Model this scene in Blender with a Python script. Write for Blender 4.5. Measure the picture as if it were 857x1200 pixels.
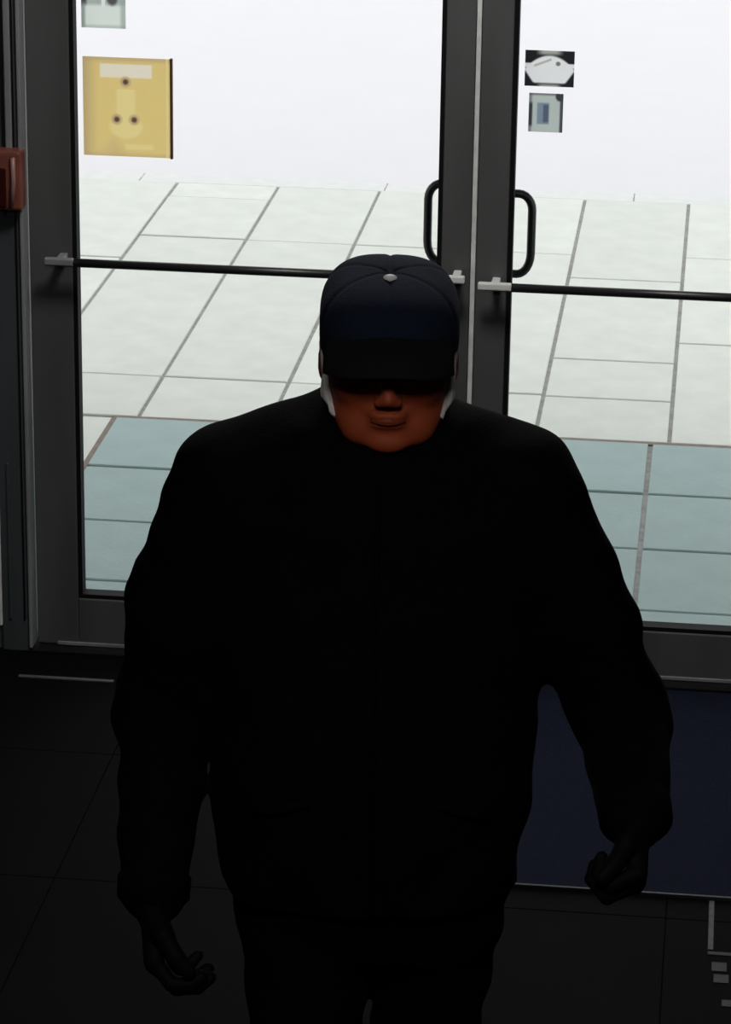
import bpy, bmesh, math, random
import numpy as np
from mathutils import Vector, Matrix
random.seed(7)
S = bpy.context.scene
for o in list(bpy.data.objects): bpy.data.objects.remove(o)
COL = S.collection

# ------------------------------------------------------------------ camera
F_PX, PITCH, ROLL, YAW = 3662.0, math.radians(19.60), math.radians(.88), math.radians(-6.39)
CAM = Vector((.745, -6.648, 2.75))
fh = Vector((math.sin(YAW), math.cos(YAW), 0)); rt = Vector((math.cos(YAW), -math.sin(YAW), 0))
fw = fh * math.cos(PITCH) + Vector((0, 0, -math.sin(PITCH))); up = rt.cross(fw)
cxv = math.cos(ROLL) * rt + math.sin(ROLL) * up; cyv = -math.sin(ROLL) * rt + math.cos(ROLL) * up
cd = bpy.data.cameras.new('camera'); cam = bpy.data.objects.new('camera', cd); COL.objects.link(cam)
cam.matrix_world = Matrix(((cxv.x, cyv.x, -fw.x, CAM.x), (cxv.y, cyv.y, -fw.y, CAM.y), (cxv.z, cyv.z, -fw.z, CAM.z), (0, 0, 0, 1)))
cd.sensor_fit = 'VERTICAL'; cd.sensor_height = 24.0; cd.sensor_width = 24.0 * 857 / 1200
cd.lens = F_PX / 1200 * 24.0; cd.clip_start = .05; cd.clip_end = 400
S.camera = cam

# ------------------------------------------------------------------ world: bright even overcast sky
w = bpy.data.worlds.new('overcast_sky'); S.world = w; w.use_nodes = True
bg = w.node_tree.nodes['Background']; bg.inputs[0].default_value = (.965, .97, 1.0, 1); bg.inputs[1].default_value = 1.33
S.view_settings.view_transform = 'Standard'; S.view_settings.look = 'None'
S.view_settings.gamma = 1.0; S.view_settings.use_curve_mapping = False
S.view_settings.exposure = 0.0
LAMP_POWER = 30.0

# ------------------------------------------------------------------ materials
def mat(name, col, rough=.6, metal=0., noise=0., nscale=20., bump=0., bscale=80., spec=.5, emit=None, stretch=None):
    m = bpy.data.materials.new(name); m.use_nodes = True; nt = m.node_tree; b = nt.nodes['Principled BSDF']
    b.inputs['Base Color'].default_value = (*col, 1); b.inputs['Roughness'].default_value = rough
    b.inputs['Metallic'].default_value = metal; b.inputs['Specular IOR Level'].default_value = spec
    tc = nt.nodes.new('ShaderNodeTexCoord'); mp = nt.nodes.new('ShaderNodeMapping')
    nt.links.new(tc.outputs['Object'], mp.inputs[0])
    if stretch: mp.inputs['Scale'].default_value = stretch
    if noise:
        n = nt.nodes.new('ShaderNodeTexNoise'); n.inputs['Scale'].default_value = nscale; n.inputs['Detail'].default_value = 5
        nt.links.new(mp.outputs[0], n.inputs['Vector'])
        mr = nt.nodes.new('ShaderNodeMapRange'); mr.inputs[1].default_value = .3; mr.inputs[2].default_value = .7
        mr.inputs[3].default_value = 1 - noise; mr.inputs[4].default_value = 1 + noise
        nt.links.new(n.outputs[0], mr.inputs[0])
        oi = nt.nodes.new('ShaderNodeVectorMath'); oi.operation = 'SCALE'; oi.inputs[0].default_value = col
        nt.links.new(mr.outputs[0], oi.inputs['Scale']); nt.links.new(oi.outputs[0], b.inputs['Base Color'])
    if bump:
        n2 = nt.nodes.new('ShaderNodeTexNoise'); n2.inputs['Scale'].default_value = bscale; n2.inputs['Detail'].default_value = 4
        nt.links.new(mp.outputs[0], n2.inputs['Vector'])
        bp = nt.nodes.new('ShaderNodeBump'); bp.inputs['Strength'].default_value = bump; bp.inputs['Distance'].default_value = .004
        nt.links.new(n2.outputs[0], bp.inputs['Height']); nt.links.new(bp.outputs[0], b.inputs['Normal'])
    if emit:
        b.inputs['Emission Color'].default_value = (*emit[0], 1); b.inputs['Emission Strength'].default_value = emit[1]
    return m

def paving_mat(name, col, var):
    """slab stone; each slab gets its own slight tint from the object's random value"""
    m = mat(name, col, rough=.75, noise=.05, nscale=9, bump=.25, bscale=60)
    nt = m.node_tree; b = nt.nodes['Principled BSDF']
    src = b.inputs['Base Color'].links[0].from_socket
    oi = nt.nodes.new('ShaderNodeObjectInfo'); mr = nt.nodes.new('ShaderNodeMapRange')
    mr.inputs[3].default_value = 1 - var; mr.inputs[4].default_value = 1 + var
    nt.links.new(oi.outputs['Random'], mr.inputs[0])
    vm = nt.nodes.new('ShaderNodeVectorMath'); vm.operation = 'SCALE'
    nt.links.new(src, vm.inputs[0]); nt.links.new(mr.outputs[0], vm.inputs['Scale']); nt.links.new(vm.outputs[0], b.inputs['Base Color'])
    return m

M = {}
M['slab'] = paving_mat('pale_stone', (.75, .785, .715), .045)
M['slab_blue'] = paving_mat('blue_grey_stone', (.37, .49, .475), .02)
M['joint'] = mat('joint_mortar', (.36, .36, .34), .9, noise=.2, nscale=40)
M['joint_brown'] = mat('brown_joint', (.25, .20, .17), .9, noise=.2, nscale=40)
M['street'] = mat('white_concrete', (.80, .79, .80), .8, noise=.01, nscale=4, bump=.1)
M['kerb'] = mat('kerb_stone', (.78, .80, .77), .8, noise=.04)
M['alu'] = mat('dark_bronze_aluminium', (.088, .091, .092), .45, metal=.0, noise=.15, nscale=12, stretch=(1, 1, .15))
M['alu_mid'] = mat('worn_grey_aluminium', (.30, .31, .32), .4, metal=.2, noise=.2, nscale=14, stretch=(1, 1, .2))
M['alu_side'] = mat('side_panel_grey', (.06, .066, .072), .45, noise=.2, nscale=9, stretch=(1, 1, .2))
M['gasket'] = mat('black_rubber', (.006, .006, .007), .7, spec=.15)
M['seal'] = mat('brush_seal_grey', (.75, .77, .76), .6, noise=.15, nscale=30)
M['bar'] = mat('black_painted_bar', (.018, .018, .019), .35)
M['bracket'] = mat('light_grey_bracket', (.80, .82, .80), .35)
M['handle'] = mat('black_pull_handle', (.014, .014, .015), .3)
M['wall'] = mat('dark_interior_wall', (.05, .05, .05), .8, noise=.1, nscale=3, bump=.2)
M['facade'] = mat('facade_render', (.45, .45, .43), .85, noise=.05, nscale=3, bump=.2)
M['ceil'] = mat('ceiling_paint', (.10, .10, .10), .9, noise=.05)
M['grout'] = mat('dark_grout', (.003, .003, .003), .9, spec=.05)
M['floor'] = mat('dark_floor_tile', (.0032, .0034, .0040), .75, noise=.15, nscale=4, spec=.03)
M['mat'] = mat('navy_entrance_mat', (.0105, .0125, .026), .95, noise=.25, nscale=120, bump=.8, bscale=400, spec=.04)
M['mat_trim'] = mat('mat_trim_metal', (.045, .048, .055), .5, spec=.2)
M['marking'] = mat('worn_white_marking', (.07, .073, .075), .7, noise=.3, nscale=60)
M['marking_dim'] = mat('faded_grey_marking', (.03, .03, .029), .7, noise=.3, nscale=60)
M['red'] = mat('red_brown_plastic', (.20, .065, .045), .35, noise=.2, nscale=20)
M['red_dark'] = mat('dark_red_window', (.035, .006, .003), .3)
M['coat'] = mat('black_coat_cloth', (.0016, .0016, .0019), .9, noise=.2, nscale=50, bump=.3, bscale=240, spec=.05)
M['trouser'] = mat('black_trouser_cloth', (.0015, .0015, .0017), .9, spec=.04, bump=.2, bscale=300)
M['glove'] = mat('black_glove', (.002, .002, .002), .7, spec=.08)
M['shoe'] = mat('black_leather', (.01, .01, .01), .4)
M['skin'] = mat('skin', (.27, .050, .018), .55, noise=.06, nscale=30, bump=.1, spec=.25)
M['lip'] = mat('lip', (.17, .03, .012), .5, spec=.2)
M['hair'] = mat('grey_hair', (.50, .47, .45), .7, noise=.4, nscale=120, bump=.8, bscale=300, stretch=(1, 1, .3))
M['cap'] = mat('dark_navy_cap_cloth', (.0055, .0085, .021), .9, noise=.15, nscale=60, bump=.4, bscale=400, spec=.15)
M['cap_brim'] = mat('black_navy_brim', (.0045, .005, .0065), .9, noise=.15, nscale=60, spec=.12)
M['button'] = mat('pale_cap_badge', (.62, .64, .62), .5)
M['eye'] = mat('eye', (.10, .08, .07), .2)
M['lamp'] = mat('lamp_diffuser', (.8, .8, .8), .5, emit=((1, .98, .94), LAMP_POWER))
M['lamp_case'] = mat('lamp_casing', (.6, .6, .6), .5)

def glass_mat():
    m = bpy.data.materials.new('door_glass'); m.use_nodes = True; nt = m.node_tree; nt.nodes.clear()
    out = nt.nodes.new('ShaderNodeOutputMaterial'); mx = nt.nodes.new('ShaderNodeMixShader')
    t = nt.nodes.new('ShaderNodeBsdfTransparent'); t.inputs[0].default_value = (.975, .985, .98, 1)
    g = nt.nodes.new('ShaderNodeBsdfGlossy'); g.inputs['Roughness'].default_value = .02
    fr = nt.nodes.new('ShaderNodeFresnel'); fr.inputs[0].default_value = 1.45
    nt.links.new(fr.outputs[0], mx.inputs[0]); nt.links.new(t.outputs[0], mx.inputs[1]); nt.links.new(g.outputs[0], mx.inputs[2])
    nt.links.new(mx.outputs[0], out.inputs[0]); return m
M['glass'] = glass_mat()

def print_mat(name):
    """thin printed film: lets daylight through from behind; print colours are stored on the faces"""
    m = bpy.data.materials.new(name); m.use_nodes = True; nt = m.node_tree; nt.nodes.clear()
    out = nt.nodes.new('ShaderNodeOutputMaterial'); mx = nt.nodes.new('ShaderNodeMixShader'); mx.inputs[0].default_value = .9
    at = nt.nodes.new('ShaderNodeAttribute'); at.attribute_name = 'print'
    d = nt.nodes.new('ShaderNodeBsdfDiffuse'); t = nt.nodes.new('ShaderNodeBsdfTranslucent')
    nt.links.new(at.outputs['Color'], d.inputs[0]); nt.links.new(at.outputs['Color'], t.inputs[0])
    nt.links.new(d.outputs[0], mx.inputs[1]); nt.links.new(t.outputs[0], mx.inputs[2]); nt.links.new(mx.outputs[0], out.inputs[0]); return m
M['print'] = print_mat('printed_film')

# ------------------------------------------------------------------ helpers
def link(o, parent=None):
    COL.objects.link(o)
    if parent: o.parent = parent
    return o
def mesh_obj(name, verts, faces, m, parent=None, smooth=False, loc=None):
    me = bpy.data.meshes.new(name); me.from_pydata([tuple(v) for v in verts], [], [tuple(f) for f in faces]); me.update()
    me.materials.append(m)
    if smooth: me.polygons.foreach_set('use_smooth', [True] * len(me.polygons))
    o = link(bpy.data.objects.new(name, me), parent)
    if loc: o.location = loc
    return o
def bm_obj(name, bm, m, parent=None, smooth=False, loc=None):
    me = bpy.data.meshes.new(name); bm.to_mesh(me); bm.free(); me.materials.append(m)
    if smooth: me.polygons.foreach_set('use_smooth', [True] * len(me.polygons))
    o = link(bpy.data.objects.new(name, me), parent)
    if loc: o.location = loc
    return o
def add_box(bm, x0, x1, y0, y1, z0, z1, bev=0., seg=2):
    vs = [bm.verts.new(p) for p in ((x0, y0, z0), (x1, y0, z0), (x1, y1, z0), (x0, y1, z0), (x0, y0, z1), (x1, y0, z1), (x1, y1, z1), (x0, y1, z1))]
    fs = [bm.faces.new([vs[i] for i in f]) for f in ((3, 2, 1, 0), (4, 5, 6, 7), (0, 1, 5, 4), (1, 2, 6, 5), (2, 3, 7, 6), (3, 0, 4, 7))]
    if bev:
        es = list({e for f in fs for e in f.edges})
        bmesh.ops.bevel(bm, geom=es, offset=bev, segments=seg, profile=.5, affect='EDGES')
def box(name, x0, x1, y0, y1, z0, z1, m, parent=None, bev=0., seg=2):
    bm = bmesh.new(); add_box(bm, x0, x1, y0, y1, z0, z1, bev, seg); return bm_obj(name, bm, m, parent)
def add_tube(bm, pts, r, n=14, cap=True):
    pts = [Vector(p) for p in pts]; rings = []
    rr = r if isinstance(r, (list, tuple)) else [r] * len(pts)
    u = None
    for i, p in enumerate(pts):
        t = (pts[min(i + 1, len(pts) - 1)] - pts[max(i - 1, 0)]).normalized()
        if u is None: u = t.orthogonal().normalized()
        else: u = (u - t * u.dot(t)).normalized()
        v = t.cross(u)
        rings.append([bm.verts.new(p + (u * math.cos(a) + v * math.sin(a)) * rr[i]) for a in [2 * math.pi * k / n for k in range(n)]])
    for a, b in zip(rings, rings[1:]):
        for k in range(n): bm.faces.new((a[k], a[(k + 1) % n], b[(k + 1) % n], b[k]))
    if cap: bm.faces.new(rings[0][::-1]); bm.faces.new(rings[-1])
def tube(name, pts, r, m, parent=None, n=14):
    bm = bmesh.new(); add_tube(bm, pts, r, n); return bm_obj(name, bm, m, parent, smooth=True)
def empty(name, loc=(0, 0, 0), rz=0.):
    o = bpy.data.objects.new(name, None); o.location = loc; o.rotation_euler = (0, 0, rz); o.empty_display_size = .1; COL.objects.link(o); return o
def tag(o, label=None, cat=None, group=None, kind=None):
    if label: o['label'] = label
    if cat: o['category'] = cat
    if group: o['group'] = group
    if kind: o['kind'] = kind
    return o

# ================================================================== SETTING: outdoors
pav = empty('pavement', (0, 0, 0)); tag(pav, 'pale stone slab pavement outside the glass doors', kind='structure')
box('mortar_bed', -7.7, 7.8, .06, 4.62, -.10, -.0065, M['joint'], pav)
slab_cache = {}
def slab(x0, x1, y0, y1, m, name, parent=pav):
    g = .006 if m is M['slab'] else .0065
    w_, h_ = round(x1 - x0 - 2 * g, 4), round(y1 - y0 - 2 * g, 4); key = (w_, h_, m.name)
    if key not in slab_cache:
        bm = bmesh.new(); add_box(bm, -w_ / 2, w_ / 2, -h_ / 2, h_ / 2, -.012, 0, .0025, 1)
        me = bpy.data.meshes.new(name); bm.to_mesh(me); bm.free(); me.materials.append(m); slab_cache[key] = me
    o = link(bpy.data.objects.new(name, slab_cache[key]), parent)
    o.location = ((x0 + x1) / 2, (y0 + y1) / 2, random.uniform(-.0015, .0015)); return o
PX0, PW = -.852, .3785                      # joint line and column width measured from the photograph
cols = {                                    # cross joints, column by column (index 0 starts at PX0)
    -1: [1.73, 2.13, 3.76, 4.33, 4.55], 0: [1.73, 2.13, 3.755, 4.55], 1: [1.73, 2.13, 2.95, 3.75, 4.55], 2: [1.73, 2.13, 3.745, 4.55],
    3: [1.73, 2.12, 2.51, 3.45, 4.55], 4: [1.73, 2.73, 3.77, 4.55], 5: [1.73, 2.3, 3.45, 4.55]}
for i in range(-17, 22):
    xa = PX0 + PW * i; xb = xa + PW
    js = cols.get(i, [1.73, 2.13, 3.76, 4.55] if i % 2 else [1.73, 2.73, 3.45, 4.55])
    for a, b in zip(js, js[1:]): slab(xa, xb, a, b, M['slab'], 'paving_slab')
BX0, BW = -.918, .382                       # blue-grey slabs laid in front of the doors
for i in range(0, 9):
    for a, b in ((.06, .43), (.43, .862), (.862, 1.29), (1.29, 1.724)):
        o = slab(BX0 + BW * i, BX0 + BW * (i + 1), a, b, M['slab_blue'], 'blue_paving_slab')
for i in range(0, 18):                      # pale slabs left and right of the blue field
    for a, b in ((.06, .9), (.9, 1.724)):
        slab(BX0 - .39 * (i + 1), BX0 - .39 * i, a, b, M['slab'], 'paving_slab')
for i in range(0, 9):
    for a, b in ((.06, .9), (.9, 1.724)):
        slab(BX0 + BW * 9 + .38 * i, BX0 + BW * 9 + .38 * (i + 1), a, b, M['slab'], 'paving_slab')
box('brown_edge_joint', BX0 - .006, BX0 + BW * 9, 1.7165, 1.7370, -.03, -.001, M['joint_brown'], pav)
box('brown_edge_joint', BX0 - .0075, BX0 + .0075, .06, 1.7185, -.03, -.001, M['joint_brown'], pav)
kerb = empty('trim_2', (0, 4.57, 0)); tag(kerb, 'pale kerb along the far edge of the pavement', kind='structure')
for i in range(-8, 9):
    box('kerb_stone', -.46 + .92 * i + .001, .46 + .92 * i - .001, -.014, .12, -.14, -.004, M['kerb'], kerb, .004, 1)
road = box('street', -60, 60, 4.689, 120, -.2, -.006, M['street']); tag(road, 'overexposed white open ground beyond the pavement', kind='structure')

# ================================================================== SETTING: building shell
RX0, RX1, RY0, RZ = -2.4, 3.4, -8.2, 2.95
fl = empty('floor'); tag(fl, 'dark interior floor', kind='structure')
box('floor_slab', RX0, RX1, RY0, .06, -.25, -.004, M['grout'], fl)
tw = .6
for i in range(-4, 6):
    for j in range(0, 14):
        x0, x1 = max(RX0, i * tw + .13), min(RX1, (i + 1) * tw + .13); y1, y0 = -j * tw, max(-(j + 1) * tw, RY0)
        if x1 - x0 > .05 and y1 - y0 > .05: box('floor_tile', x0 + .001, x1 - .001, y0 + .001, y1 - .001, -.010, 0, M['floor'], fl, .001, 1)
box('wall_left', RX0 - .15, RX0, RY0 - .15, .06, 0, RZ, M['wall'])
box('wall_right', RX1, RX1 + .15, RY0 - .15, .06, 0, RZ, M['wall'])
box('wall_back', RX0, RX1, RY0 - .15, RY0, 0, RZ, M['wall'])
box('ceiling', RX0 - .15, RX1 + .15, RY0 - .15, .14, RZ, RZ + .2, M['ceil'])
wf = bmesh.new()
add_box(wf, RX0, -1.30, -.06, .14, 0, RZ); add_box(wf, 1.335, RX1, -.06, .14, 0, RZ); add_box(wf, -1.30, 1.335, -.06, .14, 2.19, RZ)
bm_obj('wall_front', wf, M['wall'])
bx = bmesh.new()
add_box(bx, -7.5, -1.30, .14, .16, 0, 7.5); add_box(bx, 1.335, 7.5, .14, .16, 0, 7.5); add_box(bx, -1.30, 1.335, .14, .16, 2.19, 7.5)
bm_obj('wall_facade', bx, M['facade'])
cp = box('added_canopy', RX0 - .15, RX1 + .15, .16, 1.85, 2.62, 2.80, M['facade'], None, .01); tag(cp, kind='structure')  # unseen slab, added to darken the paving towards the doors
for n in ('wall_left', 'wall_right', 'wall_back', 'ceiling', 'wall_front', 'wall_facade'): tag(bpy.data.objects[n], kind='structure')

# door frame (trim) ---------------------------------------------------------
fr = empty('trim_1', (0, 0, 0)); tag(fr, 'dark metal frame around the two glass doors', kind='structure')
box('jamb', -.836, -.770, -.055, .055, 0, 2.19, M['alu_side'], fr, .003)
box('jamb', 1.247, 1.335, -.055, .055, 0, 2.19, M['alu'], fr, .003)
box('head_rail', -.770, 1.247, -.055, .055, 2.11, 2.19, M['alu'], fr, .003)
box('jamb_bead', -.7715, -.7640, -.0620, -.012, .012, 2.10, M['alu_mid'], fr, .0015)
box('jamb_strip', -.8000, -.7850, -.0610, -.050, 1.165, 2.18, M['alu_mid'], fr, .003)
box('jamb_groove', -.8080, -.8020, -.0575, -.050, 1.04, 2.18, M['gasket'], fr)
box('jamb_groove', -.7838, -.7800, -.0575, -.050, .08, 2.18, M['gasket'], fr)
box('jamb_strip', -.8180, -.8110, -.0590, -.050, .08, .46, M['alu_side'], fr, .002)
box('threshold', -.770, 1.247, -.058, .06, 0, .006, M['gasket'], fr, .002)
box('floor_strip', -.765, -.545, -.212, -.200, 0, .004, M['alu'], fr, .001)

# side panel left of the doors ----------------------------------------------
sp = empty('window_1', (0, 0, 0)); tag(sp, 'dark sidelight panel left of the glass doors', kind='structure')
box('upper_panel', -1.30, -.836, -.03, .05, .56, 2.19, M['alu_side'], sp, .002)
box('cross_rail', -1.30, -.836, -.045, .05, .50, .56, M['alu'], sp, .003)
tube('chrome_bead', [(-1.28, -.056, .534), (-.846, -.056, .534)], .006, M['bracket'], sp)
box('base_rail', -1.30, -.836, -.045, .05, 0, .062, M['alu'], sp, .003)
box('lower_panel', -1.30, -.8455, -.02, .05, .062, .50, mat('brown_grey_panel', (.20, .15, .125), .5, noise=.25, nscale=6), sp)
box('panel_edge', -.8455, -.8350, -.06, .05, .062, .495, M['seal'], sp, .003)
box('upper_strip', -.862, -.845, -.045, -.03, 1.19, 2.18, M['alu_mid'], sp, .003)

# red-brown device on the frame ---------------------------------------------
rd = empty('call_point', (-.822, -.06, 1.125)); tag(rd, 'red-brown box with a rounded edge on the frame at the left edge of the picture', 'call point')
box('casing', -.07, .064, -.035, .014, -.066, .068, M['red'], rd, .008, 3)
box('window', -.05, .030, -.039, -.034, -.058, .030, M['red_dark'], rd, .003)
tube('rim_bar', [(.042, -.040, -.055), (.047, -.040, 0), (.047, -.040, .055)], .005, mat('worn_red_edge', (.32, .17, .15), .35), rd, 10)

# ------------------------------------------------------------------ doors
def door(name, x0, x1, gx0, gx1, gz0, label, meet):
    d = empty(name, (0, 0, 0)); tag(d, label, kind='structure')
    T = .022; zt = 2.105
    # stiles carry a face, a bevelled glazing bead and a rubber gasket
    box('stile', x0, gx0 - .010, -T, T, .010, zt, M['alu'], d, .003); box('stile', gx1 + .010, x1, -T, T, .010, zt, M['alu'], d, .003)
    box('bottom_rail', gx0 - .010, gx1 + .010, -T, T, .012, gz0 - .010, M['alu'], d, .003)
    box('top_rail', gx0 - .010, gx1 + .010, -T, T, 2.0, zt, M['alu'], d, .003)
    bm = bmesh.new()
    add_box(bm, gx0 - .010, gx0, -T + .004, T - .004, gz0, 2.0); add_box(bm, gx1, gx1 + .010, -T + .004, T - .004, gz0, 2.0)
    add_box(bm, gx0 - .010, gx1 + .010, -T + .004, T - .004, gz0 - .010, gz0); bm_obj('gasket', bm, M['gasket'], d)
    box('glass_pane', gx0 + .0002, gx1 - .0002, -.0001, .0001, gz0 + .0002, 1.9998, M['glass'], d) if False else \
        mesh_obj('glass_pane', [(gx0, 0, gz0), (gx1, 0, gz0), (gx1, 0, 2.0), (gx0, 0, 2.0)], [(0, 1, 2, 3)], M['glass'], d)
    box('rail_bead', gx0 - .06, gx1 + .06, -T - .004, -T + .002, .010, .018, M['alu_mid'], d, .001)
    return d
dl = door('door_1', -.760, .2255, -.653, .1515, .136, 'left glass door in a dark metal frame', 1)
dr = door('door_2', .2385, 1.240, .3170, 1.130, .134, 'right glass door in a dark metal frame', 0)
box('meeting_seal', .2268, .2374, -.026, .018, .012, 2.10, M['seal'], dl, .002)

def push_bar(parent, xa, xb, z, ba, bb, y=-.075):
    p = tube('push_bar', [(xa, y, z), (xb, y, z)], .0098, M['bar'], parent)
    for (s0, s1, mt) in (ba, bb):
        bm = bmesh.new(); add_box(bm, s0, s1, y - .011, y + .006, z - .006, z + .010, .003)
        cxm = (s0 + s1) / 2; add_box(bm, cxm - .009, cxm + .009, y + .004, -.022, z - .008, z + .008, .002)
        bm_obj('bracket', bm, mt, p)
push_bar(dl, -.712, .200, .943, (-.714, -.648, M['alu_mid']), (.180, .219, M['bracket']))
push_bar(dr, .262, 1.21, .931, (.248, .322, M['bracket']), (1.14, 1.205, M['bracket']))

def pull(parent, xs, xo, z0, z1, y=.045):
    r = .03; s = 1 if xo > xs else -1; pts = [(xs, .020, z1), (xs, y, z1)]
    for k in range(0, 7):
        a = math.pi / 2 * k / 6; pts.append((xo - s * r + s * r * math.sin(a), y, z1 - r * 1.2 + r * 1.2 * math.cos(a)))
    for k in range(0, 7):
        a = math.pi / 2 * k / 6; pts.append((xo - s * r + s * r * math.cos(a), y, z0 + r * 1.6 - r * 1.6 * math.sin(a)))
    pts += [(xs, y, z0), (xs, .020, z0)]
    tube('pull_handle', pts, .0095, M['handle'], parent, 12)
pull(dl, .170, .124, .950, 1.128); pull(dr, .290, .354, .930, 1.112)

# ------------------------------------------------------------------ printed films on the glass
def film(name, x0, x1, z0, z1, fn, label, cat, step=.0026, y=-.0015):
    nx, nz = max(4, int((x1 - x0) / step)), max(4, int((z1 - z0) / step))
    vs = [((x1 - x0) * i / nx, 0, (z1 - z0) * j / nz) for j in range(nz + 1) for i in range(nx + 1)]
    fs = []; cs = []
    for j in range(nz):
        for i in range(nx):
            a = j * (nx + 1) + i; fs.append((a, a + 1, a + nx + 2, a + nx + 1)); cs.append(tuple(min(.97, q * 1.38) for q in fn((i + .5) / nx, (j + .5) / nz)))
    o = mesh_obj(name, vs, fs, M['print'], None, loc=(x0, y, z0))
    ca = o.data.color_attributes.new('print', 'FLOAT_COLOR', 'CORNER')
    ca.data.foreach_set('color', [c for col in cs for _ in range(4) for c in (*col, 1)])
    return tag(o, label, cat)
def lin(*c): return tuple((v / 255 / 12.92 if v <= 10 else ((v / 255 + .055) / 1.055) ** 2.4) for v in c)
def mix(a, b, t): t = max(0, min(1, t)); return tuple(p * (1 - t) + q * t for p, q in zip(a, b))
def sm(e0, e1, x): t = max(0, min(1, (x - e0) / (e1 - e0))); return t * t * (3 - 2 * t)
GN = 1.0
def yellow(u, v):
    base = lin(212, 188, 122); pale = lin(218, 200, 138); cream = lin(226, 210, 190); drk = lin(92, 70, 60); tan = lin(188, 165, 122)
    c = mix(base, tan, .8 * sm(.2, .0, u) + .5 * sm(.25, .0, abs(v - .05) + abs(u - .35)))
    c = mix(c, tan, .7 * sm(.06, .0, v) + .9 * sm(.93, .99, v))
    bulb = max(0, 1 - ((u - .49) / .21) ** 2 - ((v - .30) / .13) ** 2); c = mix(c, pale, min(1, bulb * 2.2))       # rounded figure
    if .33 < v < .68: c = mix(c, pale, sm(.13, .08, abs(u - .49)))
    c = mix(c, pale, .8 * sm(.18, .14, abs(u - .64)) * sm(.035, .02, abs(v - .10)))
    c = mix(c, cream, sm(.305, .285, abs(u - .495)) * sm(.075, .06, abs(v - .865)))
    for (du, dv) in ((.49, .755), (.385, .375), (.585, .375)):
        r = math.hypot((u - du) * 1.0, (v - dv) * 1.13); c = mix(c, tan, sm(.075, .05, r)); c = mix(c, drk, sm(.045, .02, r))
    c = mix(c, pale, .8 * sm(.02, .008, abs(u - .965)))
    return tuple(x * GN for x in c)
y1 = film('notice', -.637, -.443, 1.170, 1.390, yellow, 'yellow notice with cream header and three dark dots on the left glass door', 'notice', .0024)
ed = box('notice_edge', .194, .2, -.006, .002, -.001, .222, mat('brown_edge', (.11, .055, .035), .5), y1, .001)
def panelw(u, v):
    pale = lin(212, 220, 212); g = lin(150, 160, 155); d = lin(86, 84, 88)
    c = pale
    c = mix(c, g, sm(.12, .05, u) + .7 * sm(.84, .93, u) * sm(.8, .6, v)); c = mix(c, g, .5 * sm(.1, .03, v))
    c = mix(c, g, .8 * sm(.42, .52, v)); c = mix(c, lin(235, 238, 235), sm(.06, .03, abs(u - .5)) * sm(.4, .5, v))
    c = mix(c, d, sm(.16, .09, math.hypot(u - .70, (v - .62) * .8))); c = mix(c, d, sm(.10, .05, abs(u - .05)) * sm(.4, .55, v))
    if v > .8: c = mix(c, g, .7)
    return c
film('sticker', -.638, -.540, 1.453, 1.56, panelw, 'pale grey sticker with two dark blots above the yellow notice', 'sticker')
def emblem(u, v):
    W = lin(250, 250, 250); D = lin(36, 36, 40); G = lin(158, 160, 152)
    # dark square field, pale rounded pentagon-shaped mark in the middle
    c = mix(D, G, sm(.28, .12, abs(u - .5)) * sm(.10, .0, v) + sm(.3, .1, abs(u - .5)) * sm(.84, .95, v))
    top = .86 - 1.5 * (u - .5) ** 2; hw = .47 if v > .52 else .27 + .28 * (v / .55)
    c = mix(c, W, sm(hw + .03, hw - .04, abs(u - .5)) * sm(top + .03, top - .06, v) * sm(.07, .14, v))
    c = mix(c, W, sm(.08, .03, abs(v - .58)))
    c = mix(c, G, .9 * sm(.055, .02, abs((v - .62) - .55 * (u - .28))) * sm(.20, .16, abs(u - .36)))
    c = mix(c, lin(110, 115, 112), sm(.07, .035, math.hypot(u - .67, (v - .64) * .8)))
    return c
film('sticker', .331, .437, 1.362, 1.440, emblem, 'dark square sticker with a white emblem at the top of the right glass door', 'sticker', .0018)
def card(u, v):
    F_ = lin(70, 74, 78); P = lin(172, 180, 176); B = lin(118, 134, 146); D = lin(84, 92, 112)
    c = P
    c = mix(c, B, sm(.2, .15, abs(u - .42)) * sm(.30, .25, abs(v - .48))); c = mix(c, D, sm(.10, .06, abs(u - .50)) * sm(.26, .2, abs(v - .48)))
    c = mix(c, lin(40, 42, 48), sm(.13, .08, u) * sm(.1, .2, v) * sm(.82, .7, v)); c = mix(c, F_, .6 * sm(.13, .05, u))
    c = mix(c, F_, sm(.88, .93, u) + .7 * sm(.92, .97, v)); c = mix(c, lin(60, 62, 66), sm(.16, .1, math.hypot(u - .9, v - .93)))
    return c
film('sticker', .342, .416, 1.262, 1.347, card, 'small blue-grey framed sticker below the white emblem on the right door', 'sticker', .0018)

# ------------------------------------------------------------------ mat and floor markings
mt = empty('entrance_mat', (0, 0, 0)); tag(mt, 'dark navy entrance mat on the floor inside the doors', 'mat')
box('pile', .06, 1.60, -1.105, -.075, .0, .007, M['mat'], mt, .002)
box('trim_strip', .06, 1.60, -1.112, -1.105, .0, .008, M['mat_trim'], mt, .001)
mk = empty('floor_marking', (.84, -1.3, 0)); tag(mk, 'worn pale strip marking on dark floor near the right edge, past the mat', 'floor marking')
box('strip', -.028, -.018, -.02, .185, .0, .0012, M['marking'], mk)
box('cross_strip', -.028, .14, -.040, -.028, .0, .0012, M['marking_dim'], mk)
box('patch', -.020, .008, -.105, -.070, .0, .0012, M['marking_dim'], mk); box('patch', -.016, .012, -.15, -.118, .0, .0012, M['marking_dim'], mk)
box('patch', .018, .14, -.17, -.06, .0, .0012, M['marking'], mk)
box('patch', .0, .14, -.24, -.215, .0, .0012, M['marking_dim'], mk)

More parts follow.
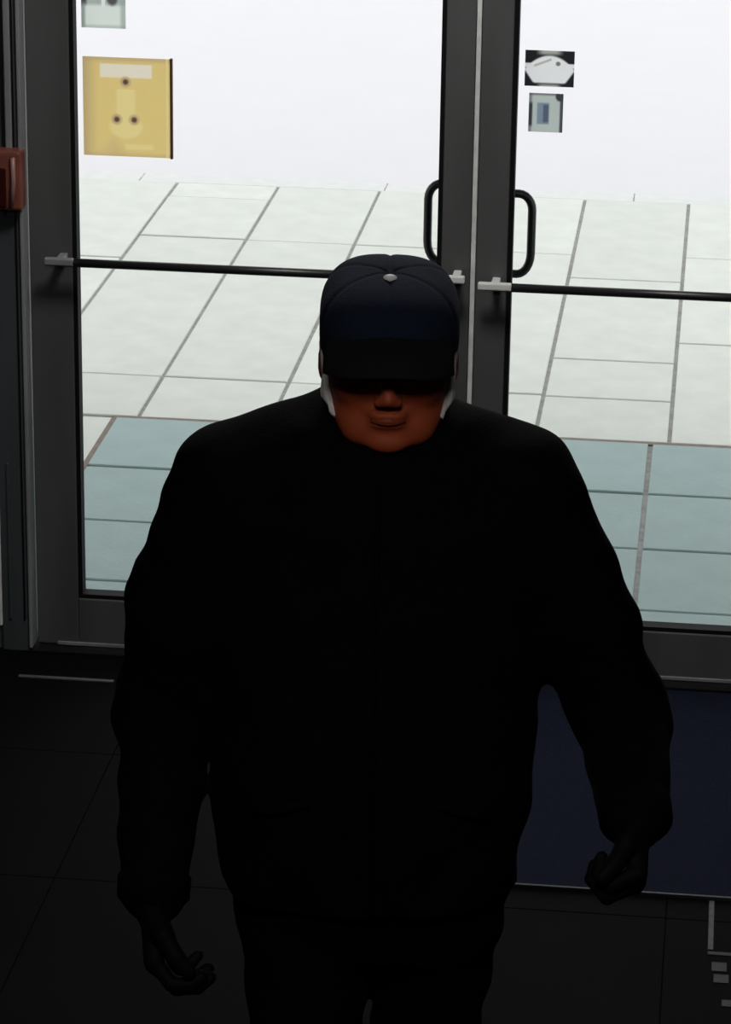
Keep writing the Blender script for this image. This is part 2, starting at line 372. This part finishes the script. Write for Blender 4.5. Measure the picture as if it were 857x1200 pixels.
# ------------------------------------------------------------------ ceiling lamps (the room's own by the doors, an added fill near the camera, above the frame)
def lamp(x, y, where):
    l = empty('ceiling_light', (x, y, RZ)); tag(l, 'square ceiling light ' + where, 'light', 'ceiling lights')
    box('casing', -.31, .31, -.31, .31, -.035, 0, M['lamp_case'], l, .004); box('diffuser', -.28, .28, -.28, .28, -.042, -.0352, M['lamp'], l, .002)
lamp(.2, -1.25, 'nearest the doors'); lamp(.5, -5.0, 'nearest the camera, added to light the face')  # the lamp by the camera is an unseen fill added for the face

# ================================================================== PERSON
# signed-distance modelling on a rectilinear grid, meshed with surface nets
class Field:
    def __init__(s, xs, ys, zs):
        s.ax = [np.asarray(a, np.float32) for a in (xs, ys, zs)]; s.V = np.full([len(a) for a in s.ax], .5, np.float32)
    def sub(s, lo, hi):
        return tuple(slice(max(0, np.searchsorted(a, l) - 1), np.searchsorted(a, h) + 1) for a, l, h in zip(s.ax, lo, hi))
    def grid(s, sl):
        return [s.ax[0][sl[0]][:, None, None], s.ax[1][sl[1]][None, :, None], s.ax[2][sl[2]][None, None, :]]
    def put(s, sl, d, k, op='u'):
        A = s.V[sl]
        if op == 'u':
            h = np.clip(.5 + .5 * (A - d) / k, 0, 1); s.V[sl] = A * (1 - h) + d * h - k * h * (1 - h)
        else:       # smooth subtract
            h = np.clip(.5 - .5 * (A + d) / k, 0, 1); s.V[sl] = A * (1 - h) - d * h + k * h * (1 - h)
    def cap(s, a, b, ra, rb, k=.02, sy=1., op='u'):
        a, b = np.array(a, float), np.array(b, float); R = max(ra, rb) * max(1, 1 / sy) + .06
        sl = s.sub(np.minimum(a, b) - R, np.maximum(a, b) + R); x, y, z = s.grid(sl)
        ab = b - a; L = (ab ** 2).sum() + 1e-12
        t = np.clip(((x - a[0]) * ab[0] + (y - a[1]) * ab[1] + (z - a[2]) * ab[2]) / L, 0, 1)
        d = np.sqrt((x - a[0] - t * ab[0]) ** 2 + ((y - a[1] - t * ab[1]) / sy) ** 2 + (z - a[2] - t * ab[2]) ** 2) - (ra + (rb - ra) * t)
        s.put(sl, d * min(1, sy), k, op)
    def ell(s, c, r, k=.02, rx=0., ry=0., rz=0., op='u'):
        c, r = np.array(c, float), np.array(r, float); R = r.max() + .06
        sl = s.sub(c - R, c + R); x, y, z = s.grid(sl); x, y, z = x - c[0], y - c[1], z - c[2]
        if rx or ry or rz:
            m = np.array(Matrix.Rotation(rz, 3, 'Z') @ Matrix.Rotation(ry, 3, 'Y') @ Matrix.Rotation(rx, 3, 'X')).T
            x, y, z = (m[i, 0] * x + m[i, 1] * y + m[i, 2] * z for i in range(3))
        k0 = np.sqrt((x / r[0]) ** 2 + (y / r[1]) ** 2 + (z / r[2]) ** 2); k1 = np.sqrt((x / r[0] ** 2) ** 2 + (y / r[1] ** 2) ** 2 + (z / r[2] ** 2) ** 2) + 1e-9
        s.put(sl, k0 * (k0 - 1) / k1, k, op)
    def column(s, prof, k=.03, n=2.4):
        """prof: rows z, cx, cy, half width, half depth"""
        P = np.array(prof); z0, z1 = P[0, 0], P[-1, 0]
        sl = s.sub((-.4, -.35, z0 - .05), (.4, .35, z1 + .05)); x, y, z = s.grid(sl)
        I = lambda j: np.interp(z, P[:, 0], P[:, j])
        cx_, cy_, a, b = I(1), I(2), I(3), I(4)
        q = (np.abs((x - cx_) / a) ** n + np.abs((y - cy_) / b) ** n) ** (1 / n)
        d = (q - 1) * np.minimum(a, b) * .95; dz = np.maximum(z0 - z, z - z1)
        s.put(sl, np.maximum(d, dz), k)
    def wrinkle(s, fn):
        x, y, z = s.grid(tuple(slice(None) for _ in range(3))); near = np.abs(s.V) < .04
        s.V = np.where(near, s.V + fn(x, y, z).astype(np.float32), s.V)
    def mesh(s, name, m, parent):
        V = s.V; neg = V < 0; n = V.shape
        idx = -np.ones([n[0] - 1, n[1] - 1, n[2] - 1], np.int64)
        c = sum(neg[i:n[0] - 1 + i, j:n[1] - 1 + j, k:n[2] - 1 + k].astype(np.int8) for i in (0, 1) for j in (0, 1) for k in (0, 1))
        act = np.argwhere((c > 0) & (c < 8)); idx[act[:, 0], act[:, 1], act[:, 2]] = np.arange(len(act))
        acc = np.zeros((len(act), 3)); cnt = np.zeros(len(act))
        G = s.ax
        for axis in range(3):
            o1, o2 = [q for q in range(3) if q != axis]
            for a in (0, 1):
                for b in (0, 1):
                    p = act.copy(); p[:, o1] += a; p[:, o2] += b; q = p.copy(); q[:, axis] += 1
                    v0 = V[p[:, 0], p[:, 1], p[:, 2]]; v1 = V[q[:, 0], q[:, 1], q[:, 2]]; mm = (v0 < 0) != (v1 < 0)
                    t = np.where(mm, v0 / np.where(mm, v0 - v1, 1), 0)
                    pos = np.stack([G[i][p[:, i]] for i in range(3)], 1).astype(float)
                    pos[:, axis] += t * (G[axis][q[:, axis]] - G[axis][p[:, axis]])
                    acc[mm] += pos[mm]; cnt[mm] += 1
        vs = acc / cnt[:, None]; quads = []
        for axis in range(3):
            o1, o2 = (axis + 1) % 3, (axis + 2) % 3
            sl0 = [slice(None)] * 3; sl1 = [slice(None)] * 3; sl0[axis] = slice(0, -1); sl1[axis] = slice(1, None)
            A, B = neg[tuple(sl0)], neg[tuple(sl1)]; e = np.argwhere(A != B)
            e = e[(e[:, o1] > 0) & (e[:, o2] > 0) & (e[:, o1] < n[o1] - 1) & (e[:, o2] < n[o2] - 1)]
            def at(da, db):
                f = e.copy(); f[:, o1] -= da; f[:, o2] -= db; return idx[f[:, 0], f[:, 1], f[:, 2]]
            qd = np.stack([at(1, 1), at(0, 1), at(0, 0), at(1, 0)], 1); flip = ~A[e[:, 0], e[:, 1], e[:, 2]]
            qd[flip] = qd[flip][:, ::-1]; quads.append(qd)
        quads = np.concatenate(quads)
        # two passes of light smoothing take the grid steps out
        for _ in range(2):
            a_ = np.zeros_like(vs); c_ = np.zeros(len(vs))
            for i in range(4):
                np.add.at(a_, quads[:, i], vs[quads[:, (i + 1) % 4]]); np.add.at(c_, quads[:, i], 1)
                np.add.at(a_, quads[:, i], vs[quads[:, (i - 1) % 4]]); np.add.at(c_, quads[:, i], 1)
            vs = vs * .55 + .45 * a_ / np.maximum(c_, 1)[:, None]
        me = bpy.data.meshes.new(name); me.vertices.add(len(vs)); me.vertices.foreach_set('co', vs.ravel())
        me.loops.add(quads.size); me.loops.foreach_set('vertex_index', quads.ravel().astype(np.int32))
        me.polygons.add(len(quads)); me.polygons.foreach_set('loop_start', np.arange(0, quads.size, 4, dtype=np.int32))
        me.update(calc_edges=True); me.validate(); me.polygons.foreach_set('use_smooth', [True] * len(me.polygons)); me.materials.append(m)
        return link(bpy.data.objects.new(name, me), parent)
def axis(*spec):
    """rectilinear axis: (start, stop, step) runs joined"""
    out = []
    for a, b, st in spec: out += list(np.arange(a, b - st * .3, st))
    out.append(spec[-1][1]); return out

# joints in person space: x towards the picture's right, y backwards (negative = towards the camera), z up
HX = .011
sh = {1: (.185, .01, 1.425), -1: (-.185, .01, 1.42)}
el = {1: (.336, .03, 1.075), -1: (-.285, .03, 1.07)}
wr = {1: (.343, -.165, 1.015), -1: (-.290, -.12, .870)}
fd = {1: Vector((-.03, -.72, -.70)).normalized(), -1: Vector((.05, -.45, -.89)).normalized()}   # hand direction
hip = {1: (.088, .0, .90), -1: (-.088, 0, .90)}
kn = {1: (.075, .02, .49), -1: (-.085, -.13, .50)}
an = {1: (.085, .17, .095), -1: (-.09, -.13, .09)}

def hand_caps(s):
    """capsules (a, b, ra, rb, k) of palm, four fingers and thumb, curled loosely"""
    W = Vector(wr[s]); d = fd[s]; inward = Vector((-s, 0, 0)); pn = (inward - d * inward.dot(d)).normalized()   # palm faces the thigh
    side = d.cross(pn).normalized()
    if side.y > 0: side = -side                     # thumb side faces forward
    L = []; out = []
    for i, off in enumerate((.030, .011, -.009, -.027)):
        base = W + side * off * .55 + d * .012; kk = W + side * off + d * (.088, .093, .089, .080)[i]
        L.append((base, kk, .0135, .0115, .012)); cur = kk; dirv = d.copy(); a = 0
        for seg, (ln, ang) in enumerate(zip(((.038, .024, .019), (.043, .028, .020), (.040, .026, .019), (.031, .020, .017))[i], ((62, 78, 50) if s > 0 else (36 + 5 * i, 50, 34)))):
            a += math.radians(ang); dv = d * math.cos(a) + pn * math.sin(a); nx_ = cur + dv * ln
            out.append((cur.copy(), nx_.copy(), .0092 - .0008 * seg - (.0012 if i == 3 else 0), .0084 - .0008 * seg - (.0012 if i == 3 else 0), .003)); cur = nx_
    t0 = W + side * .022 + d * .025; t1 = t0 + (side * .62 + d * .70 + pn * .35).normalized() * .042
    t2 = t1 + (side * .12 + d * .88 + pn * .45).normalized() * .033; t3 = t2 + (d * .75 + pn * .65 - side * .15).normalized() * .026
    L.append((t0, t1, .016, .0125, .010)); out.append((t1, t2, .0115, .0102, .004)); out.append((t2, t3, .0102, .0085, .003))
    return L + out

root = empty('person', (.33, -2.80, 0), math.atan2(.1071, .9942))
tag(root, 'man in a black coat and dark navy cap walking in, looking down', 'person')

# body: one continuous surface (head, neck, torso, arms, hands, legs, feet)
B = Field(axis((-.42, -.36, .006), (-.36, -.22, .0045), (-.22, -.09, .009), (-.09, .112, .0032), (.112, .24, .009), (.24, .42, .0045)),
          axis((-.36, .30, .0048)), axis((-.01, .74, .010), (.74, 1.06, .0045), (1.06, 1.42, .010), (1.42, 1.76, .0032)))
B.column([(.86, 0, 0, .15, .10), (1.0, 0, 0, .145, .10), (1.15, 0, 0, .155, .105), (1.30, 0, 0, .165, .11), (1.40, 0, .005, .13, .085), (1.44, 0, .01, .07, .06)], .03)
for s in (1, -1):
    B.cap((0, .01, 1.43), sh[s], .045, .048, .03); B.cap(sh[s], el[s], .047, .036, .02); B.cap(el[s], wr[s], .036, .024, .015)
    B.cap(hip[s], kn[s], .085, .052, .03); B.cap(kn[s], an[s], .050, .034, .02); B.cap(an[s], (an[s][0], an[s][1] - .13, .035), .034, .026, .02)
    for a, b, ra, rb, k in hand_caps(s): B.cap(a, b, ra, rb, k)
B.cap((0, .02, 1.40), (HX, .0, 1.53), .058, .052, .03)                        # neck
B.ell((HX, .002, 1.618), (.078, .092, .074), .02)                             # cranium
B.ell((HX, -.036, 1.567), (.077, .056, .070), .03, rx=.25)                    # face
B.ell((HX, -.052, 1.515), (.056, .036, .027), .025)                           # jaw
B.ell((HX, -.079, 1.495), (.026, .016, .014), .016)                           # chin
for s in (1, -1):
    B.cap((HX + s * .062, -.005, 1.548), (HX + s * .038, -.058, 1.508), .021, .019, .02)      # jaw line
    B.ell((HX + s * .046, -.066, 1.565), (.022, .016, .018), .014)            # cheekbone
    B.cap((HX + s * .008, -.088, 1.604), (HX + s * .045, -.076, 1.606), .008, .008, .010)     # brow
    B.ell((HX + s * .030, -.098, 1.590), (.015, .010, .010), .010, op='s')    # eye socket
    B.ell((HX + s * .0115, -.102, 1.556), (.0085, .010, .0075), .006)         # nostril wing
    B.ell((HX + s * .083, .010, 1.578), (.010, .019, .031), .008, rx=.15)     # ear
    B.ell((HX + s * .092, .004, 1.580), (.005, .011, .019), .004, op='s')
B.cap((HX, -.090, 1.600), (HX, -.112, 1.562), .0075, .0095, .010)             # nose
B.ell((HX, -.092, 1.536), (.024, .012, .006), .010)                           # upper lip
B.ell((HX, -.089, 1.523), (.021, .012, .006), .010)                           # lower lip
B.cap((HX - .024, -.105, 1.5295), (HX + .024, -.105, 1.5295), .0022, .0022, .003, op='s')
B.cap((HX - .015, -.100, 1.511), (HX + .015, -.100, 1.511), .003, .003, .006, op='s')
for s in (1, -1): B.cap((HX + s * .020, -.100, 1.556), (HX + s * .034, -.088, 1.528), .0020, .0020, .006, op='s')
body = B.mesh('body', M['skin'], root)
for s in (1, -1):
    bm = bmesh.new(); bmesh.ops.create_uvsphere(bm, u_segments=20, v_segments=12, radius=.0115)
    bm_obj('eye', bm, M['eye'], root, True, (HX + s * .030, -.080, 1.590))
bm = bmesh.new()
rings = []
for i in range(21):                                                            # lips: one closed lens-shaped strip
    t = -1 + i / 10; hw = .0008 + .0042 * (1 - t * t) ** .7; x = HX + t * .0225; yb = -.1078 + .010 * t * t
    rings.append([bm.verts.new((x, yb + dy, 1.5295 + dz)) for dy, dz in ((.006, hw), (.0004, hw * .55), (.0024, 0), (.0006, -hw * .6), (.006, -hw))])
for a, b in zip(rings, rings[1:]):
    for k in range(4): bm.faces.new((a[k], b[k], b[k + 1], a[k + 1]))
bm_obj('lips', bm, M['lip'], root, True)

# grey hair showing below the cap at the sides and back
Hh = Field(axis((-.11, .13, .0035)), axis((-.11, .13, .0035)), axis((1.50, 1.68, .0035)))
Hh.ell((HX, .014, 1.600), (.0835, .094, .070), .01)
Hh.ell((HX, -.075, 1.56), (.078, .075, .12), .010, op='s')
Hh.ell((HX, .0, 1.48), (.2, .2, .062), .010, op='s')
for s in (1, -1): Hh.cap((HX + s * .079, -.025, 1.61), (HX + s * .0775, -.038, 1.545), .0105, .0075, .010); Hh.cap((HX + s * .0785, -.036, 1.55), (HX + s * .069, -.050, 1.522), .0075, .0045, .008)   # pale grey strips down the cheeks and along the jaw
Hh.wrinkle(lambda x, y, z: .0008 * np.sin(x * 900 + z * 140) + .0008 * np.sin(y * 820 - z * 90))
Hh.mesh('hair', M['hair'], root)

# cap -----------------------------------------------------------------------
capc = Vector((HX, .002, 1.628)); tilt = Matrix.Rotation(math.radians(9), 3, 'X')
def crown_pt(th, ph, out=0.):
    dx, dy, dz = math.sin(ph) * math.cos(th), math.sin(ph) * math.sin(th), math.cos(ph)
    n = 2.8; A, Bb, C_ = .0905, .110, .0765
    r = (abs(dx / A) ** n + abs(dy / Bb) ** n + abs(dz / C_) ** n) ** (-1 / n)
    seam = min(abs(((th - math.pi / 2) / (math.pi / 3) + .5) % 1 - .5), .5) * math.pi / 3 * math.sin(ph)
    r *= 1 - .022 * math.exp(-(seam / .035) ** 2) + .008 * math.sin(3 * th + 1.1) * math.sin(ph) ** 2
    if ph < .5: r -= .0035 * math.exp(-(ph / .16) ** 2)
    return capc + tilt @ (Vector((dx, dy, dz)) * (r + out))
vs, fs = [capc + tilt @ Vector((0, 0, .0725))], []
NT, NP = 120, 34
for j in range(1, NP + 1):
    for i in range(NT): vs.append(crown_pt(2 * math.pi * i / NT, math.radians(99) * j / NP))
for i in range(NT): fs.append((0, 1 + i, 1 + (i + 1) % NT))
for j in range(NP - 1):
    for i in range(NT):
        a = 1 + j * NT; fs.append((a + i, a + NT + i, a + NT + (i + 1) % NT, a + (i + 1) % NT))
crown = mesh_obj('cap', vs, fs, M['cap'], root, True)
so = crown.modifiers.new('thickness', 'SOLIDIFY'); so.thickness = .003; so.offset = -1
vs, fs = [], []
NU, NV = 40, 14
for j in range(NV + 1):
    t = j / NV
    for i in range(NU + 1):
        s = -1 + 2 * i / NU
        xi = .080 * s; yi = -.096 * math.sqrt(max(0, 1 - (s * .84) ** 2)) * 1.02
        xo = .0855 * s * (1 - .05 * s ** 6); yo = -.166 + .060 * abs(s) ** 3.2
        x = xi * (1 - t) + xo * t; y = yi * (1 - t) + yo * t
        z = 1.643 - .024 * t - .012 * t * t - .013 * s * s * (.4 + .6 * t) + .003 * math.sin(math.pi * t)
        vs.append((HX + x, y, z))
for j in range(NV):
    for i in range(NU):
        a = j * (NU + 1) + i; fs.append((a, a + NU + 1, a + NU + 2, a + 1))
brim = mesh_obj('brim', vs, fs, M['cap_brim'], crown, True)
so = brim.modifiers.new('thickness', 'SOLIDIFY'); so.thickness = .004; so.offset = 0
tube('brim_seam', [(HX + .080 * s, -.0985 * math.sqrt(max(0, 1 - (s * .84) ** 2)) * 1.02, 1.6425 - .0055 * s * s) for s in [-1 + i / 12 for i in range(25)]], .0022, M['cap_brim'], crown, 8)
bm = bmesh.new(); bmesh.ops.create_uvsphere(bm, u_segments=18, v_segments=10, radius=1)
bmesh.ops.scale(bm, vec=(.0092, .0068, .0050), verts=bm.verts)
bo = bm_obj('badge', bm, M['button'], crown, True); bo.location = crown_pt(-math.pi / 2, .30, .0015)

# coat ----------------------------------------------------------------------
K = Field(axis((-.44, .46, .007)), axis((-.30, .26, .007)), axis((.80, 1.60, .007)))
K.column([(.845, -.005, .005, .202, .150), (.93, -.003, .0, .213, .155), (1.05, 0, 0, .221, .156), (1.17, 0, 0, .219, .152), (1.28, 0, 0, .212, .145), (1.38, 0, .0, .19, .125), (1.45, 0, .005, .13, .095), (1.485, 0, .01, .095, .08)], .03)
for s in (1, -1):
    K.cap((s * .03, .012, 1.462), (s * .186, .012, 1.412), .062, .068, .035, sy=1.15)
    K.cap((0, .03, 1.49), (s * .12, .022, 1.445), .060, .062, .03)
    E = Vector(el[s]); Wv = Vector(wr[s]); Sv = Vector(sh[s]) + Vector((s * .002, 0, -.012))
    K.cap(Sv, E, .072 if s > 0 else .079, .066 if s > 0 else .071, .030)
    if s > 0: K.cap((.19, .01, 1.36), (.282, .02, 1.21), .080, .066, .03)
    else: K.cap((-.195, .01, 1.375), (-.252, .02, 1.23), .071, .079, .05)
    K.cap(E, Wv + (Wv - E).normalized() * -.005, .063, .046, .02)
def folds(x, y, z):
    rx_ = np.abs(x)
    f = .0013 * np.sin(z * 95 + 5 * np.sin(x * 19) + y * 14) * np.clip((rx_ - .20) / .06, 0, 1)                 # sleeve creases
    f = f + .0020 * np.sin(x * 46 + 3 * np.sin(z * 11) + y * 9) * np.clip((1.35 - z) / .2, 0, 1) * np.clip((.23 - rx_) / .03, 0, 1)
    f = f + .0014 * np.sin(z * 38 + x * 55) + .0012 * np.sin(z * 61 - x * 42 + y * 50)
    return f
K.wrinkle(folds)
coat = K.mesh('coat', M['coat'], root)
# collar: a standing band with a turned rim around the neck
vs, fs = [], []
NA = 48
for j, (rr, zz) in enumerate(((.098, 1.462), (.094, 1.490), (.088, 1.512), (.084, 1.526), (.079, 1.524), (.078, 1.500), (.078, 1.47))):
    for i in range(NA):
        a = 2 * math.pi * i / NA; fwd = max(0, -math.sin(a))
        vs.append((.006 + rr * 1.02 * math.cos(a), .012 + rr * .98 * math.sin(a) - .006 * fwd, zz - .050 * fwd ** 1.5))
for j in range(6):
    for i in range(NA): fs.append((j * NA + i, j * NA + (i + 1) % NA, (j + 1) * NA + (i + 1) % NA, (j + 1) * NA + i))
mesh_obj('collar', vs, fs, M['coat'], coat, True)
def coat_front(z):
    P = np.array([(.845, .150), (.93, .155), (1.05, .156), (1.17, .152), (1.28, .145), (1.38, .125), (1.45, .095)]); return -float(np.interp(z, P[:, 0], P[:, 1])) - .001
tube('zip', [(0.0, coat_front(z), z) for z in np.linspace(.85, 1.44, 30)], .0035, M['trouser'], coat, 8)
for s in (1, -1):
    tube('pocket_flap', [(s * .085, -.150, 1.02), (s * .125, -.143, 1.005), (s * .155, -.128, .995)], .006, M['coat'], coat, 8)
    Wv = Vector(wr[s]); E = Vector(el[s]); dv = (Wv - E).normalized()
    tube('cuff', [Wv - dv * .028, Wv - dv * .022, Wv + dv * .006, Wv + dv * .012], [.046, .0495, .0485, .043], M['coat'], coat, 24)

# gloves
for s in (1, -1):
    Wv = Vector(wr[s]); c = Wv + fd[s] * .06
    G = Field(axis((c.x - .13, c.x + .13, .003)), axis((c.y - .14, c.y + .14, .003)), axis((c.z - .15, c.z + .14, .003)))
    for a, b, ra, rb, k in hand_caps(s): G.cap(a, b, ra + .0022, rb + .0022, k)
    G.cap(Wv - fd[s] * .015, Wv + fd[s] * .015, .031, .028, .012)
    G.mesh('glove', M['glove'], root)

# trousers and shoes
Tr = Field(axis((-.24, .24, .008)), axis((-.30, .32, .008)), axis((-.01, .98, .009)))
Tr.column([(.76, 0, 0, .165, .115), (.85, 0, 0, .180, .130), (.95, 0, 0, .175, .125)], .03, 2.2)
for s in (1, -1): Tr.cap((s * .088, 0, .85), kn[s], .098, .067, .03); Tr.cap(kn[s], (an[s][0], an[s][1] - .01, .082), .067, .064, .02)
Tr.wrinkle(lambda x, y, z: .0025 * np.sin(z * 70 + x * 40) + .002 * np.sin(z * 33 - y * 60))
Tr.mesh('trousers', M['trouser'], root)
for s in (1, -1):
    A = Vector(an[s])
    Sx = Field(axis((A.x - .08, A.x + .08, .005)), axis((A.y - .26, A.y + .10, .005)), axis((-.02, .15, .004)))
    Sx.cap((A.x, A.y + .02, .05), (A.x + s * .01, A.y - .16, .038), .046, .042, .02); Sx.cap((A.x, A.y, .11), (A.x, A.y, .05), .045, .048, .02)
    sl = tuple(slice(None) for _ in range(3)); x, y, z = Sx.grid(sl); Sx.V = np.maximum(Sx.V, (.002 - z) + 0 * x + 0 * y).astype(np.float32)
    Sx.mesh('shoe', M['shoe'], root)
